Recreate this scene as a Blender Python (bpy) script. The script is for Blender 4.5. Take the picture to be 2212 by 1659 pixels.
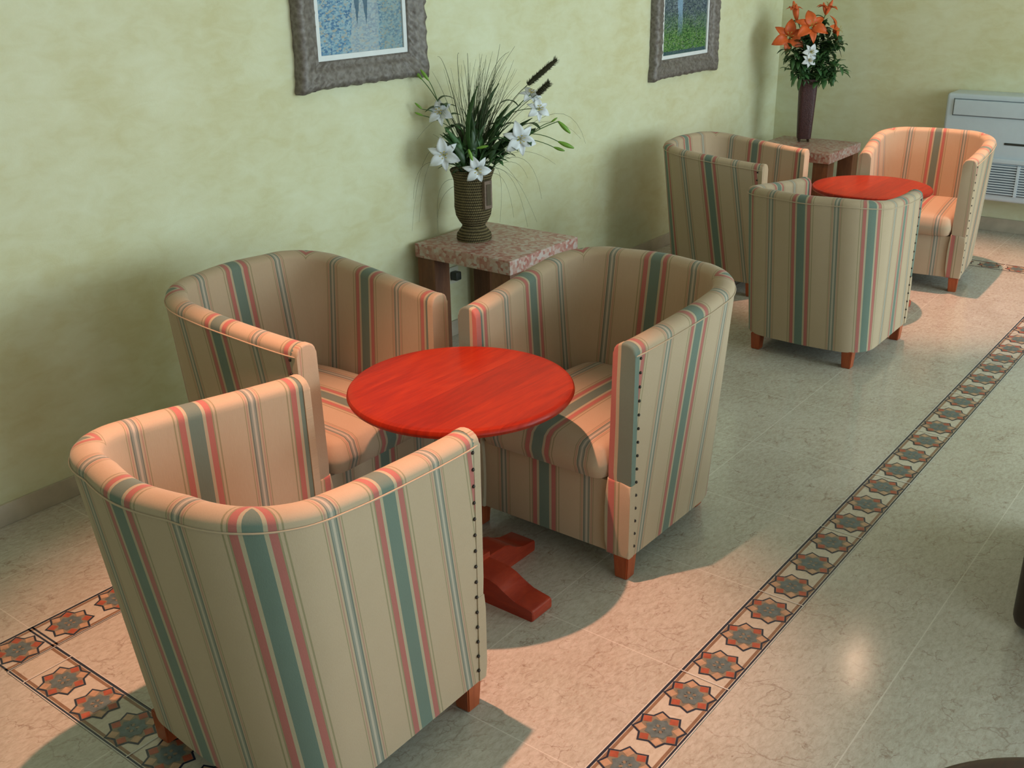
import bpy, bmesh, math, random
from mathutils import Vector, Matrix
PI = math.pi
rnd = random.Random(7)
for o in list(bpy.data.objects): bpy.data.objects.remove(o)
scene = bpy.context.scene
COL = scene.collection

# ------------------------------------------------------------------ camera
CAM_H = 1.70
F_PX = 2266.49
PAN, PITCH, ROLL = math.radians(38.029), math.radians(22.273), math.radians(-1.0546)
fw = Vector((math.cos(PITCH)*math.cos(PAN), math.cos(PITCH)*math.sin(PAN), -math.sin(PITCH)))
rt0 = Vector((math.sin(PAN), -math.cos(PAN), 0)); up0 = rt0.cross(fw)
rt = math.cos(ROLL)*rt0 + math.sin(ROLL)*up0
up = -math.sin(ROLL)*rt0 + math.cos(ROLL)*up0
cam_data = bpy.data.cameras.new('camera'); cam = bpy.data.objects.new('camera', cam_data); COL.objects.link(cam)
M = Matrix((rt, up, -fw)).transposed().to_4x4(); M.translation = Vector((0, 0, CAM_H))
cam.matrix_world = M
cam_data.sensor_width = 36; cam_data.lens = 36*F_PX/2212; cam_data.clip_start = .02
scene.camera = cam

# ------------------------------------------------------------------ light and exposure
vs = scene.view_settings
vs.view_transform = 'Standard'; vs.look = 'None'; vs.gamma = 1; vs.use_curve_mapping = False
vs.exposure = 0.0
world = bpy.data.worlds.new('world'); scene.world = world; world.use_nodes = True
world.node_tree.nodes['Background'].inputs[0].default_value = (.75, .88, 1, 1)
world.node_tree.nodes['Background'].inputs[1].default_value = .6

def area(name, loc, rot, sx, sy, power, color):
    d = bpy.data.lights.new(name, 'AREA'); d.shape = 'RECTANGLE'; d.size = sx; d.size_y = sy
    d.energy = power; d.color = color
    o = bpy.data.objects.new(name, d); COL.objects.link(o); o.location = loc; o.rotation_euler = rot
    return o
# daylight through the windows of the side wall behind the camera's right shoulder
area('daylight_window', (4.9, -3.7, 1.45), (PI/2, 0, 0), 3.4, 2.1, 222, (.78, .95, 1.0))
area('daylight_window_rear', (0.2, -3.7, 1.45), (PI/2, 0, 0), 3.4, 2.1, 64, (.79, .95, 1.0))

def spot(name, loc, power, size, blend, color, radius):
    d = bpy.data.lights.new(name, 'SPOT'); d.energy = power; d.spot_size = size; d.spot_blend = blend
    d.color = color; d.shadow_soft_size = radius
    o = bpy.data.objects.new(name, d); COL.objects.link(o); o.location = loc
    return o

# ------------------------------------------------------------------ object helpers
def tag(o, label=None, cat=None, group=None, kind=None):
    if label: o['label'] = label
    if cat: o['category'] = cat
    if group: o['group'] = group
    if kind: o['kind'] = kind
    return o
def empty(name, loc=(0, 0, 0), rz=0):
    o = bpy.data.objects.new(name, None); COL.objects.link(o); o.location = loc; o.rotation_euler = (0, 0, rz)
    o.empty_display_size = .1
    return o
def build(name, bm, m, parent=None, smooth=True, angle=40):
    me = bpy.data.meshes.new(name)
    bmesh.ops.recalc_face_normals(bm, faces=bm.faces)
    bm.to_mesh(me); bm.free()
    for x in (m if isinstance(m, (list, tuple)) else [m]): me.materials.append(x)
    if smooth:
        for p in me.polygons: p.use_smooth = True
        me.set_sharp_from_angle(angle=math.radians(angle))
    o = bpy.data.objects.new(name, me); COL.objects.link(o)
    if parent: o.parent = parent
    return o
def copy_tree(o, parent=None):
    c = o.copy(); COL.objects.link(c); c.parent = parent
    for ch in o.children: copy_tree(ch, c)
    return c
def add_box(bm, x0, x1, y0, y1, z0, z1, mi=0, bev=0, seg=2):
    r = bmesh.ops.create_cube(bm, size=1)
    vsx = r['verts']
    for v in vsx:
        v.co = Vector((x0 + (v.co.x+.5)*(x1-x0), y0 + (v.co.y+.5)*(y1-y0), z0 + (v.co.z+.5)*(z1-z0)))
    fs = set(f for v in vsx for f in v.link_faces)
    for f in fs: f.material_index = mi
    if bev:
        es = list(set(e for v in vsx for e in v.link_edges))
        bmesh.ops.bevel(bm, geom=es, offset=bev, segments=seg, profile=.6, affect='EDGES')
def add_lathe(bm, prof, n=48, mi=0, c=(0, 0, 0)):
    rings = []
    for r, z in prof:
        if r < 1e-5: rings.append([bm.verts.new((c[0], c[1], c[2]+z))])
        else: rings.append([bm.verts.new((c[0]+r*math.cos(2*PI*i/n), c[1]+r*math.sin(2*PI*i/n), c[2]+z)) for i in range(n)])
    for a, b in zip(rings, rings[1:]):
        for i in range(n):
            j = (i+1) % n
            vv = [a[i % len(a)], a[j % len(a)], b[j % len(b)], b[i % len(b)]]
            u = []
            for v in vv:
                if v not in u: u.append(v)
            if len(u) > 2:
                f = bm.faces.new(u); f.material_index = mi
def add_tube(bm, pts, rad, n=8, mi=0, cap=True):
    pts = [Vector(p) for p in pts]; rings = []
    ref = Vector((0, 0, 1))
    for i, p in enumerate(pts):
        t = (pts[min(i+1, len(pts)-1)] - pts[max(i-1, 0)]).normalized()
        if abs(t.dot(ref)) > .95: ref = Vector((1, 0, 0))
        a = t.cross(ref).normalized(); b = a.cross(t)
        r = rad[i] if isinstance(rad, (list, tuple)) else rad
        rings.append([bm.verts.new(p + a*math.cos(2*PI*k/n)*r + b*math.sin(2*PI*k/n)*r) for k in range(n)])
    for A, B in zip(rings, rings[1:]):
        for k in range(n):
            f = bm.faces.new((A[k], A[(k+1) % n], B[(k+1) % n], B[k])); f.material_index = mi
    if cap:
        bm.faces.new(rings[0]).material_index = mi; bm.faces.new(rings[-1]).material_index = mi
def add_prism(bm, poly, axis_fn, d0, d1, mi=0):
    a = [bm.verts.new(axis_fn(p, d0)) for p in poly]; b = [bm.verts.new(axis_fn(p, d1)) for p in poly]
    bm.faces.new(a).material_index = mi; bm.faces.new(b[::-1]).material_index = mi
    n = len(poly)
    for i in range(n):
        bm.faces.new((a[i], a[(i+1) % n], b[(i+1) % n], b[i])).material_index = mi
def px3(x, y, axis, off=0.0):
    """point on the photographed ray, in the upright plane through a vase's axis; off moves it towards the room"""
    d = fw*F_PX + rt*(x-1106) - up*(y-829.5)
    n = Vector((axis[0], axis[1], 0)).normalized(); D = Vector((axis[0], axis[1], 0)).length - off
    return Vector((0, 0, CAM_H)) + d*(D/d.dot(n))

# ------------------------------------------------------------------ node helpers
class NT:
    def __init__(s, name, rough=.5, spec=.5):
        s.m = bpy.data.materials.new(name); s.m.use_nodes = True
        s.t = s.m.node_tree; s.n = s.t.nodes; s.l = s.t.links
        s.b = s.n['Principled BSDF']; s.b.inputs['Roughness'].default_value = rough
        s.b.inputs['Specular IOR Level'].default_value = spec
    def node(s, t, **k):
        n = s.n.new(t)
        for a, v in k.items(): setattr(n, a, v)
        return n
    def set(s, sock, v):
        if isinstance(v, bpy.types.NodeSocket): s.l.new(v, sock)
        else: sock.default_value = v
    def math(s, op, a, b=0.0, c=0.0):
        n = s.node('ShaderNodeMath', operation=op); s.set(n.inputs[0], a); s.set(n.inputs[1], b)
        if len(n.inputs) > 2: s.set(n.inputs[2], c)
        return n.outputs[0]
    def mix(s, f, a, b, mode='MIX'):
        n = s.node('ShaderNodeMix', data_type='RGBA', blend_type=mode); s.set(n.inputs[0], f)
        for k, v in ((6, a), (7, b)):
            s.set(n.inputs[k], v if isinstance(v, bpy.types.NodeSocket) else (*v, 1))
        return n.outputs[2]
    def ramp(s, f, stops, interp='LINEAR'):
        n = s.node('ShaderNodeValToRGB'); n.color_ramp.interpolation = interp; e = n.color_ramp.elements
        while len(e) < len(stops): e.new(.5)
        for i, (p, c) in enumerate(stops):
            e[i].position = p; e[i].color = (*c, 1) if not isinstance(c, float) else (c, c, c, 1)
        s.set(n.inputs[0], f); return n.outputs[0]
    def noise(s, vec, scale, detail=4, rough=.5, dist=0.0, out=0):
        n = s.node('ShaderNodeTexNoise'); s.set(n.inputs['Vector'], vec); n.inputs['Scale'].default_value = scale
        n.inputs['Detail'].default_value = detail; n.inputs['Roughness'].default_value = rough
        n.inputs['Distortion'].default_value = dist; return n.outputs[out]
    def vor(s, vec, scale, feature='F1', out='Distance', rnd_=1.0):
        n = s.node('ShaderNodeTexVoronoi', feature=feature); s.set(n.inputs['Vector'], vec)
        n.inputs['Scale'].default_value = scale; n.inputs['Randomness'].default_value = rnd_
        return n.outputs[out]
    def coord(s, k='Object'):
        if k == 'World': return s.node('ShaderNodeNewGeometry').outputs['Position']
        return s.node('ShaderNodeTexCoord').outputs[k]
    def mapping(s, vec, sc=(1, 1, 1), loc=(0, 0, 0), rot=(0, 0, 0)):
        n = s.node('ShaderNodeMapping'); s.set(n.inputs[0], vec); n.inputs['Scale'].default_value = sc
        n.inputs['Location'].default_value = loc; n.inputs['Rotation'].default_value = rot; return n.outputs[0]
    def xyz(s, vec):
        n = s.node('ShaderNodeSeparateXYZ'); s.set(n.inputs[0], vec); return n.outputs
    def bump(s, h, strength=.2, dist=.01):
        n = s.node('ShaderNodeBump'); n.inputs['Strength'].default_value = strength; n.inputs['Distance'].default_value = dist
        s.set(n.inputs['Height'], h); s.l.new(n.outputs[0], s.b.inputs['Normal'])
    def color(s, v): s.set(s.b.inputs['Base Color'], v if isinstance(v, bpy.types.NodeSocket) else (*v, 1))
def plain(name, c, rough=.5, var=.08, scale=30, bump=0.0, metal=0.0):
    t = NT(name, rough); v = t.coord()
    n = t.noise(v, scale, 5)
    t.color(t.mix(n, tuple(x*(1-var*2) for x in c), tuple(min(1, x*(1+var*2)) for x in c)))
    if bump: t.bump(n, bump, .004)
    t.b.inputs['Metallic'].default_value = metal
    return t.m

# wall: pale yellow plaster with a sponged, cloudy finish
def mat_wall():
    t = NT('wall_paint', .62, .3); v = t.coord('World')
    a = t.noise(v, 2.2, 6, .6); b = t.noise(t.mapping(v, (1, 1, 2.2)), 9, 5, .6, .6); c = t.noise(v, 160, 2)
    k = t.math('ADD', t.math('MULTIPLY', a, .6), t.math('MULTIPLY', b, .4))
    t.color(t.ramp(k, [(.36, (.60, .58, .345)), (.50, (.655, .66, .445)), (.66, (.70, .725, .53))]))
    t.bump(t.math('ADD', t.math('MULTIPLY', b, .4), t.math('MULTIPLY', c, .5)), .18, .004)
    return t.m
# marble-look ceramic floor
def marble_color(t, v):
    a = t.noise(v, 3.2, 6, .62, .8); b = t.noise(t.mapping(v, (1, 2.2, 1), rot=(0, 0, .62)), 38, 8, .75, .4)
    base = t.ramp(t.math('ADD', t.math('MULTIPLY', a, .30), t.math('MULTIPLY', b, .70)),
                  [(.26, (.30, .245, .18)), (.40, (.42, .375, .30)), (.56, (.53, .50, .425)), (.74, (.60, .58, .515))])
    wv = t.node('ShaderNodeMix', data_type='VECTOR'); wv.inputs[0].default_value = .16
    s2 = t.mapping(v, (1, 1, 1), rot=(0, 0, .9)); t.l.new(s2, wv.inputs[4]); t.l.new(t.noise(v, 5, 5, .6, 0, 1), wv.inputs[5])
    e = t.vor(t.mapping(wv.outputs[1], (1.0, 2.6, 1)), 6.5, 'DISTANCE_TO_EDGE')
    vein = t.ramp(e, [(0, (1., 1., 1.)), (.012, (.5, .5, .5)), (.03, (0., 0., 0.))])
    gate = t.ramp(t.noise(v, 4.7, 3), [(.48, (0., 0., 0.)), (.62, (1., 1., 1.))])
    base = t.mix(t.math('MULTIPLY', t.math('MULTIPLY', vein, gate), .5), base, (.22, .14, .09))
    e2 = t.vor(t.mapping(wv.outputs[1], (1.0, 2.2, 1), rot=(0, 0, .35)), 17, 'DISTANCE_TO_EDGE')
    vein2 = t.ramp(e2, [(0, (1., 1., 1.)), (.014, (.5, .5, .5)), (.04, (0., 0., 0.))])
    gate2 = t.ramp(t.noise(v, 13, 4, .6), [(.50, (0., 0., 0.)), (.60, (1., 1., 1.))])
    base = t.mix(t.math('MULTIPLY', t.math('MULTIPLY', vein2, gate2), .6), base, (.20, .115, .07))
    sp = t.ramp(t.noise(t.mapping(v, (1, 2, 1), rot=(0, 0, .5)), 75, 4, .65, .8), [(.58, (0., 0., 0.)), (.68, (1., 1., 1.))])
    return t.mix(t.math('MULTIPLY', sp, .35), base, (.33, .17, .10))
def mat_floor():
    t = NT('marble_tile', .17, .62); v = t.coord('World'); X, Y, Z = t.xyz(v)
    base = marble_color(t, v)
    def line(co, c, w): return t.math('LESS_THAN', t.math('ABSOLUTE', t.math('SUBTRACT', co, c)), w)
    j = None
    for c in (-1.66, -1.22, -.77, -.32, .13, .58, 1.477, 1.945, 2.86):
        l = line(Y, c, .0016); j = l if j is None else t.math('MAXIMUM', j, l)
    xm = t.math('ABSOLUTE', t.math('SUBTRACT', t.math('FRACT', t.math('DIVIDE', t.math('SUBTRACT', X, 1.09-.225+4.5), .45)), .5))
    xl = t.math('MULTIPLY', t.math('LESS_THAN', xm, .0032), t.math('GREATER_THAN', Y, 1.027))
    j = t.math('MAXIMUM', j, xl)
    t.color(t.mix(t.math('MULTIPLY', j, .55), base, (.72, .70, .62)))
    t.set(t.b.inputs['Roughness'], t.math('ADD', .12, t.math('MULTIPLY', t.noise(v, 14, 3), .08)))
    return t.m
def mat_marble_strip():
    t = NT('border_tile_ground', .2, .6); v = t.coord('World'); b = marble_color(t, v)
    t.color(t.mix(.35, b, (.62, .53, .40))); return t.m

BEIGE, BEIGE2 = (.475, .372, .260), (.56, .45, .31)
def mat_fabric():
    t = NT('striped_fabric', .88, .15); uv = t.coord('UV'); U, V, _ = t.xyz(uv)
    P = .306
    f = t.math('FRACT', t.math('ADD', t.math('DIVIDE', U, P), 100.5))       # .5 is the centre of the broad stripe group
    G, R_, OL, TN = (.150, .205, .170), (.42, .150, .130), (.30, .26, .155), (.43, .375, .26)
    def w(d): return d/P
    seq = [(0, BEIGE)]
    broad = [(-.056, OL), (-.0525, BEIGE), (-.046, OL), (-.0425, R_), (-.027, TN), (-.019, G), (.019, TN), (.027, R_), (.0425, OL), (.046, BEIGE), (.0525, OL), (.056, BEIGE)]
    gray, lt, dk = (.27, .275, .23), (.47, .42, .34), (.155, .185, .155)
    # fine group sits on the period boundary: half of it at each end of the ramp
    fineR = [(0, lt), (.003, gray), (.0075, dk), (.010, BEIGE), (.0155, (.43, .265, .195)), (.018, BEIGE), (.0215, OL), (.0235, BEIGE)]
    fineL = [(-.0235, OL), (-.0215, BEIGE), (-.018, (.43, .265, .195)), (-.0155, BEIGE), (-.011, dk), (-.0075, gray), (-.003, lt)]
    stops = [(w(d), c) for d, c in fineR] + [(.5+w(d), c) for d, c in broad] + [(1+w(d), c) for d, c in fineL]
    col = t.ramp(f, stops, 'CONSTANT')
    n = t.noise(t.mapping(uv, (1, .35, 1)), 420, 3, .7); n2 = t.noise(uv, 14, 4)
    col = t.mix(t.math('MULTIPLY', n, .30), col, (.70, .62, .48), 'MULTIPLY')
    col = t.mix(t.math('MULTIPLY', n2, .22), col, (.80, .74, .62), 'MULTIPLY')
    t.color(col); t.bump(t.math('ADD', n, t.math('MULTIPLY', n2, 1.5)), .22, .002)
    t.b.inputs['Sheen Weight'].default_value = .15
    return t.m
def mat_wood(name, c1, c2, c3, rough, axis=(1, 14, 14), coat=0.0):
    t = NT(name, rough, .5); v = t.coord()
    a = t.noise(t.mapping(v, axis), 5, 6, .6, .6); b = t.noise(t.mapping(v, tuple(x*3 for x in axis)), 9, 4, .6)
    k = t.math('ADD', t.math('MULTIPLY', a, .7), t.math('MULTIPLY', b, .3))
    t.color(t.ramp(k, [(.3, c1), (.5, c2), (.7, c3)]))
    t.b.inputs['Coat Weight'].default_value = coat; t.b.inputs['Coat Roughness'].default_value = .12
    return t.m
def mat_tabletop():
    t = NT('red_table_wood', .40, .12); v = t.coord(); X, Y, Z = t.xyz(v)
    board = t.math('FLOOR', t.math('DIVIDE', t.math('ADD', Y, .26), .13))
    bn = t.node('ShaderNodeTexWhiteNoise', noise_dimensions='1D'); t.set(bn.inputs['W'], board)
    cv = t.node('ShaderNodeCombineXYZ'); t.l.new(X, cv.inputs[0]); t.l.new(t.math('MULTIPLY', Y, 9), cv.inputs[1]); t.l.new(t.math('MULTIPLY', bn.outputs[0], 5), cv.inputs[2])
    a = t.noise(cv.outputs[0], 7, 6, .65, .8)
    k = t.math('ADD', t.math('MULTIPLY', a, .8), t.math('MULTIPLY', bn.outputs[0], .18))
    t.color(t.ramp(k, [(.3, (.185, .0080, .0015)), (.5, (.250, .013, .002)), (.72, (.33, .024, .003))]))
    t.b.inputs['Coat Weight'].default_value = .12; t.b.inputs['Coat Roughness'].default_value = .18
    return t.m
def mat_terracotta():
    t = NT('pink_mosaic_stone', .4, .4); v = t.coord()
    w = t.vor(v, 70, 'F1', 'Color', .7); ws = t.xyz(w)
    n = t.noise(v, 16, 5, .6)
    k = t.math('ADD', t.math('MULTIPLY', ws[0], .6), t.math('MULTIPLY', n, .4))
    t.color(t.ramp(k, [(.2, (.36, .13, .11)), (.42, (.43, .24, .20)), (.6, (.47, .34, .29)), (.8, (.50, .43, .41))]))
    t.bump(k, .15, .002); return t.m
def mat_frame():
    t = NT('aged_silver_frame', .5, .5); v = t.coord()
    a = t.noise(v, 60, 6, .7, .5); b = t.vor(v, 55)
    k = t.math('ADD', t.math('MULTIPLY', a, .7), t.math('MULTIPLY', b, .4))
    t.color(t.ramp(k, [(.3, (.105, .088, .076)), (.5, (.155, .135, .12)), (.7, (.22, .20, .185))]))
    t.b.inputs['Metallic'].default_value = .15; t.bump(k, .3, .004); return t.m
def mat_basket():
    t = NT('woven_rope_brown', .7, .3); v = t.coord(); X, Y, Z = t.xyz(v)
    s = t.math('SINE', t.math('MULTIPLY', Z, 520)); ang = t.math('ARCTAN2', Y, X)
    q = t.math('SINE', t.math('ADD', t.math('MULTIPLY', ang, 60), t.math('MULTIPLY', Z, 260)))
    k = t.math('ADD', t.math('MULTIPLY', s, .35), t.math('MULTIPLY', q, .15)); k = t.math('ADD', k, .5)
    n = t.noise(v, 50, 4)
    t.color(t.ramp(t.math('ADD', t.math('MULTIPLY', k, .7), t.math('MULTIPLY', n, .3)), [(.2, (.03, .024, .010)), (.55, (.13, .10, .045)), (.85, (.25, .20, .10))]))
    t.bump(k, .8, .01); return t.m
def mat_painting(kind):
    t = NT('painting_' + kind, .45, .4); v = t.coord(); X, Y, Z = t.xyz(v)   # X across 0..1, Z up from the bottom, in metres
    st = t.vor(t.mapping(v, (60, 1, 105), rot=(0, .5, 0)), 1.6, 'F1', 'Color', 1.0); sx = t.xyz(st)
    n = t.noise(v, 9, 5, .7, .6)
    k = t.math('ADD', t.math('MULTIPLY', sx[0], .55), t.math('MULTIPLY', n, .5))
    if kind == 'blue':
        c = t.ramp(k, [(.2, (.03, .11, .26)), (.38, (.10, .24, .40)), (.52, (.20, .36, .47)), (.66, (.30, .44, .52)), (.8, (.36, .33, .26))])
        # pale centre path broadening downwards, and two dark upright reflections
        pt = t.math('LESS_THAN', t.math('ABSOLUTE', t.math('SUBTRACT', t.math('ADD', X, t.math('MULTIPLY', n, .06)), .285)), .075)
        c = t.mix(t.math('MULTIPLY', pt, .5), c, (.42, .46, .47))
        for cx, w, z0 in ((.215, .020, .10), (.262, .022, .10)):
            wz = t.math('MULTIPLY', t.math('SUBTRACT', Z, z0), .14)
            d = t.math('LESS_THAN', t.math('ABSOLUTE', t.math('SUBTRACT', t.math('ADD', X, t.math('MULTIPLY', n, .03)), cx+.012)), t.math('MINIMUM', wz, w))
            c = t.mix(t.math('MULTIPLY', d, .85), c, (.02, .085, .16))
        rg = t.ramp(X, [(.31/.6, 0.0), (.36/.6, 1.0)])
        sc = t.math('MULTIPLY', X, 1/.6)
        t.l.new(sc, rg.node.inputs[0])
        c = t.mix(t.math('MULTIPLY', rg, .45), c, (.20, .27, .25))
    else:
        g = t.ramp(k, [(.2, (.015, .05, .02)), (.4, (.04, .13, .03)), (.55, (.08, .22, .05)), (.7, (.16, .28, .09)), (.85, (.12, .16, .20))])
        b = t.ramp(k, [(.2, (.015, .03, .06)), (.45, (.05, .08, .12)), (.65, (.10, .15, .14)), (.85, (.20, .26, .33))])
        up_ = t.ramp(t.math('ADD', t.math('MULTIPLY', Z, 2), t.math('MULTIPLY', n, .25)), [(.32, 0.0), (.62, 1.0)])
        c = t.mix(up_, g, b)
        wf = t.math('LESS_THAN', t.math('ABSOLUTE', t.math('SUBTRACT', t.math('ADD', X, t.math('MULTIPLY', n, .05)), .22)), .028)
        c = t.mix(t.math('MULTIPLY', t.math('MULTIPLY', wf, up_), .7), c, (.25, .42, .62))
        lo = t.math('LESS_THAN', Z, .022)
        c = t.mix(t.math('MULTIPLY', lo, .7), c, (.03, .06, .13))
    t.color(c); t.bump(k, .3, .003); return t.m

MW = mat_wall(); MF = mat_floor(); MS = mat_marble_strip(); FAB = mat_fabric()
M_CEIL = plain('ceiling_paint', (.74, .73, .66), .8)
M_BASE = plain('skirting_tile', (.47, .41, .32), .3, .15, 14)
M_JOINT = plain('tile_grout', (.62, .60, .54), .7)
M_LEG = mat_wood('stained_leg_wood', (.22, .038, .010), (.33, .065, .018), (.42, .10, .03), .35, (8, 8, 1))
M_TOP = mat_tabletop()
M_PED = mat_wood('red_pedestal_wood', (.26, .022, .010), (.34, .034, .013), (.43, .055, .02), .35, (2, 2, 12))
M_UNDER = plain('black_underlining', (.015, .014, .013), .9)
M_NAIL = plain('dark_bronze_nail', (.045, .035, .03), .35, metal=.7)
M_TERRA = mat_terracotta(); M_TLEG = mat_wood('brown_block_wood', (.09, .03, .012), (.15, .055, .022), (.21, .085, .035), .55, (6, 6, 1))
M_FRAME = mat_frame(); M_MAT = plain('white_liner', (.72, .76, .78), .5, .03)
M_BASKET = mat_basket()
M_WHITE = plain('white_plastic', (.52, .61, .68), .4, .02)
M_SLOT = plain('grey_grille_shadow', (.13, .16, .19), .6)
M_DARKPL = plain('dark_plastic', (.03, .035, .03), .4)
M_BLACKBR = plain('dark_brown_leather', (.030, .018, .012), .4, .2, 25, .2)
M_DKWOOD = mat_wood('dark_brown_wood', (.035, .014, .008), (.055, .022, .012), (.075, .03, .016), .3, (1, 14, 14))
M_VASE2 = plain('dark_plum_wicker', (.055, .018, .018), .5, .35, 120, .5)
M_PETAL = plain('white_petal', (.72, .76, .80), .5, .06, 40)
M_PGREEN = plain('green_bud', (.16, .33, .035), .45, .2, 30)
M_LEAF = plain('dark_green_leaf', (.026, .070, .018), .45, .3, 25)
M_LEAF2 = plain('mid_green_leaf', (.055, .145, .045), .5, .3, 25)
M_STEM = plain('green_stem', (.08, .16, .05), .55, .2)
M_GRASS = plain('dull_grass_blade', (.085, .105, .05), .6, .3, 40)
M_STAMEN = plain('yellow_stamen', (.45, .38, .08), .6)
M_ORANGE = plain('orange_petal', (.66, .115, .02), .5, .15, 40)
M_TAIL = plain('brown_seed_spike', (.035, .032, .012), .9, .3, 200, .6)

# ------------------------------------------------------------------ room shell
WY = 3.17      # long wall with the pictures
WX = 7.12      # far wall with the air conditioner
RX0, RY0, CH = -2.6, -3.55, 2.6
def struct(name, bm, m, **k):
    return tag(build(name, bm, m, **k), kind='structure')
bm = bmesh.new(); add_box(bm, RX0-.15, WX+.15, RY0-.15, WY+.15, -.12, 0); struct('floor', bm, MF, smooth=False)
bm = bmesh.new(); add_box(bm, RX0-.15, WX+.15, RY0-.15, WY+.15, CH, CH+.12); struct('ceiling', bm, M_CEIL, smooth=False)
bm = bmesh.new(); add_box(bm, RX0-.15, WX+.15, WY, WY+.15, 0, CH); struct('wall_left', bm, MW, smooth=False)
bm = bmesh.new(); add_box(bm, WX, WX+.15, RY0-.15, WY, 0, CH); struct('wall_far', bm, MW, smooth=False)
bm = bmesh.new(); add_box(bm, RX0-.15, RX0, RY0-.15, WY, 0, CH); struct('wall_behind', bm, MW, smooth=False)
# wall on the window side, with two wide openings
bm = bmesh.new()
for a, b_ in ((RX0, -1.5), (1.9, 3.2), (6.6, WX)): add_box(bm, a, b_, RY0-.15, RY0, 0, CH)
for a, b_ in ((-1.5, 1.9), (3.2, 6.6)):
    add_box(bm, a, b_, RY0-.15, RY0, 0, .4); add_box(bm, a, b_, RY0-.15, RY0, 2.5, CH)
struct('wall_right', bm, MW, smooth=False)
for i, (a, b_) in enumerate(((-1.5, 1.9), (3.2, 6.6))):
    bm = bmesh.new()
    for k in range(4):
        x = a + (b_-a)*k/3; add_box(bm, x-.03, x+.03, RY0-.1, RY0-.04, .4, 2.5)
    for z in (.4, 2.44): add_box(bm, a, b_, RY0-.1, RY0-.04, z, z+.06)
    struct('window_%d' % (i+1), bm, M_WHITE, smooth=False)
bm = bmesh.new(); add_box(bm, RX0, WX, WY-.010, WY, 0, .075, bev=.003); struct('baseboard_left', bm, M_BASE)
bm = bmesh.new(); add_box(bm, WX-.010, WX, RY0, WY-.010, 0, .085, bev=.003); struct('baseboard_far', bm, M_BASE)

# ------------------------------------------------------------------ decorated tile border (a rectangle let into the floor)
M_BLK = plain('border_black', (.022, .024, .045), .25); M_BRN = plain('border_brown', (.25, .145, .085), .3, .2)
M_RED = plain('border_red', (.36, .085, .045), .3, .25, 60); M_TAN = plain('border_tan', (.46, .29, .18), .3, .2, 60)
M_TEAL = plain('border_teal', (.115, .15, .15), .3, .3, 60); M_STAR = plain('border_star_ground', (.24, .19, .13), .3, .2, 60)
def border(name, x0, x1, y0, y1, horiz, first, extra=()):
    """one run of border tiles; stars every 15 cm, tiles every 45 cm"""
    bm = bmesh.new(); W = (y1-y0) if horiz else (x1-x0); L = (x1-x0) if horiz else (y1-y0)
    def T(a, b_, z): return Vector((x0+a, y0+b_, z)) if horiz else Vector((x0+b_, y0+a, z))
    def quad(a0, a1, b0, b1, z, mi):
        f = bm.faces.new([bm.verts.new(T(*p, z)) for p in ((a0, b0), (a1, b0), (a1, b1), (a0, b1))]); f.material_index = mi
    def poly(pts, z, mi):
        c = bm.verts.new(T(sum(p[0] for p in pts)/len(pts), sum(p[1] for p in pts)/len(pts), z))
        vv = [bm.verts.new(T(*p, z)) for p in pts]
        for i in range(len(vv)):
            f = bm.faces.new((c, vv[i], vv[(i+1) % len(vv)])); f.material_index = mi
    quad(0, L, 0, W, .0004, 0)
    for b0, b1, mi in ((.001, .0070, 1), (.0095, .0175, 2), (W-.0070, W-.001, 1), (W-.0175, W-.0095, 2)): quad(0, L, b0, b1, .0007, mi)
    a = first
    while a < L-.03:
        if a > .03:
            c = W/2
            def star(R, r, z, mi, k=8, ph=PI/8):
                poly([(a+(R if i % 2 == 0 else r)*math.cos(ph+i*PI/k), c+(R if i % 2 == 0 else r)*math.sin(ph+i*PI/k)) for i in range(2*k)], z, mi)
            star(.0665, .0515, .0010, 1); star(.0600, .0462, .0013, 6)
            for i in range(8):
                t_ = PI/8+i*PI/4; cx, cy = a+.0445*math.cos(t_), c+.0445*math.sin(t_)
                s = .0140
                poly([(cx+s*math.cos(t_+j*PI/2), cy+s*math.sin(t_+j*PI/2)) for j in range(4)], .0016, 3 if i % 2 else 4)
            star(.036, .0285, .0019, 5, 8, 0)
            for i in range(8):
                t_ = i*PI/4; poly([(a+.011*math.cos(t_)+.006*math.cos(t_+j*PI/2), c+.011*math.sin(t_)+.006*math.sin(t_+j*PI/2)) for j in range(4)], .0022, 6 if i % 2 else 5)
        a += .15
    a = first-.075
    while a < L:
        if a > .01: quad(a-.0018, a+.0018, 0, W, .0024, 7)
        a += .45
    for b_ in (0, W): quad(0, L, b_-.0012, b_+.0012, .0024, 7)
    for a in extra: quad(a-.0028, a+.0028, 0, W, .0007, 1)
    return struct(name, bm, [MS, M_BLK, M_BRN, M_RED, M_TAN, M_TEAL, M_STAR, M_JOINT], smooth=False)
border('trim_1', 1.09, 6.21, .89, 1.027, True, .075)
border('trim_2', .952, 6.21, 2.421, 2.559, True, .068, (.004, .133, .144))
border('trim_3', .952, 1.09, 1.027, 2.421, False, .044)
border('trim_4', 6.21, 6.348, .89, 2.559, False, .075)
border('trim_5', .952, 1.09, .89, 1.027, False, .0685)

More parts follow.
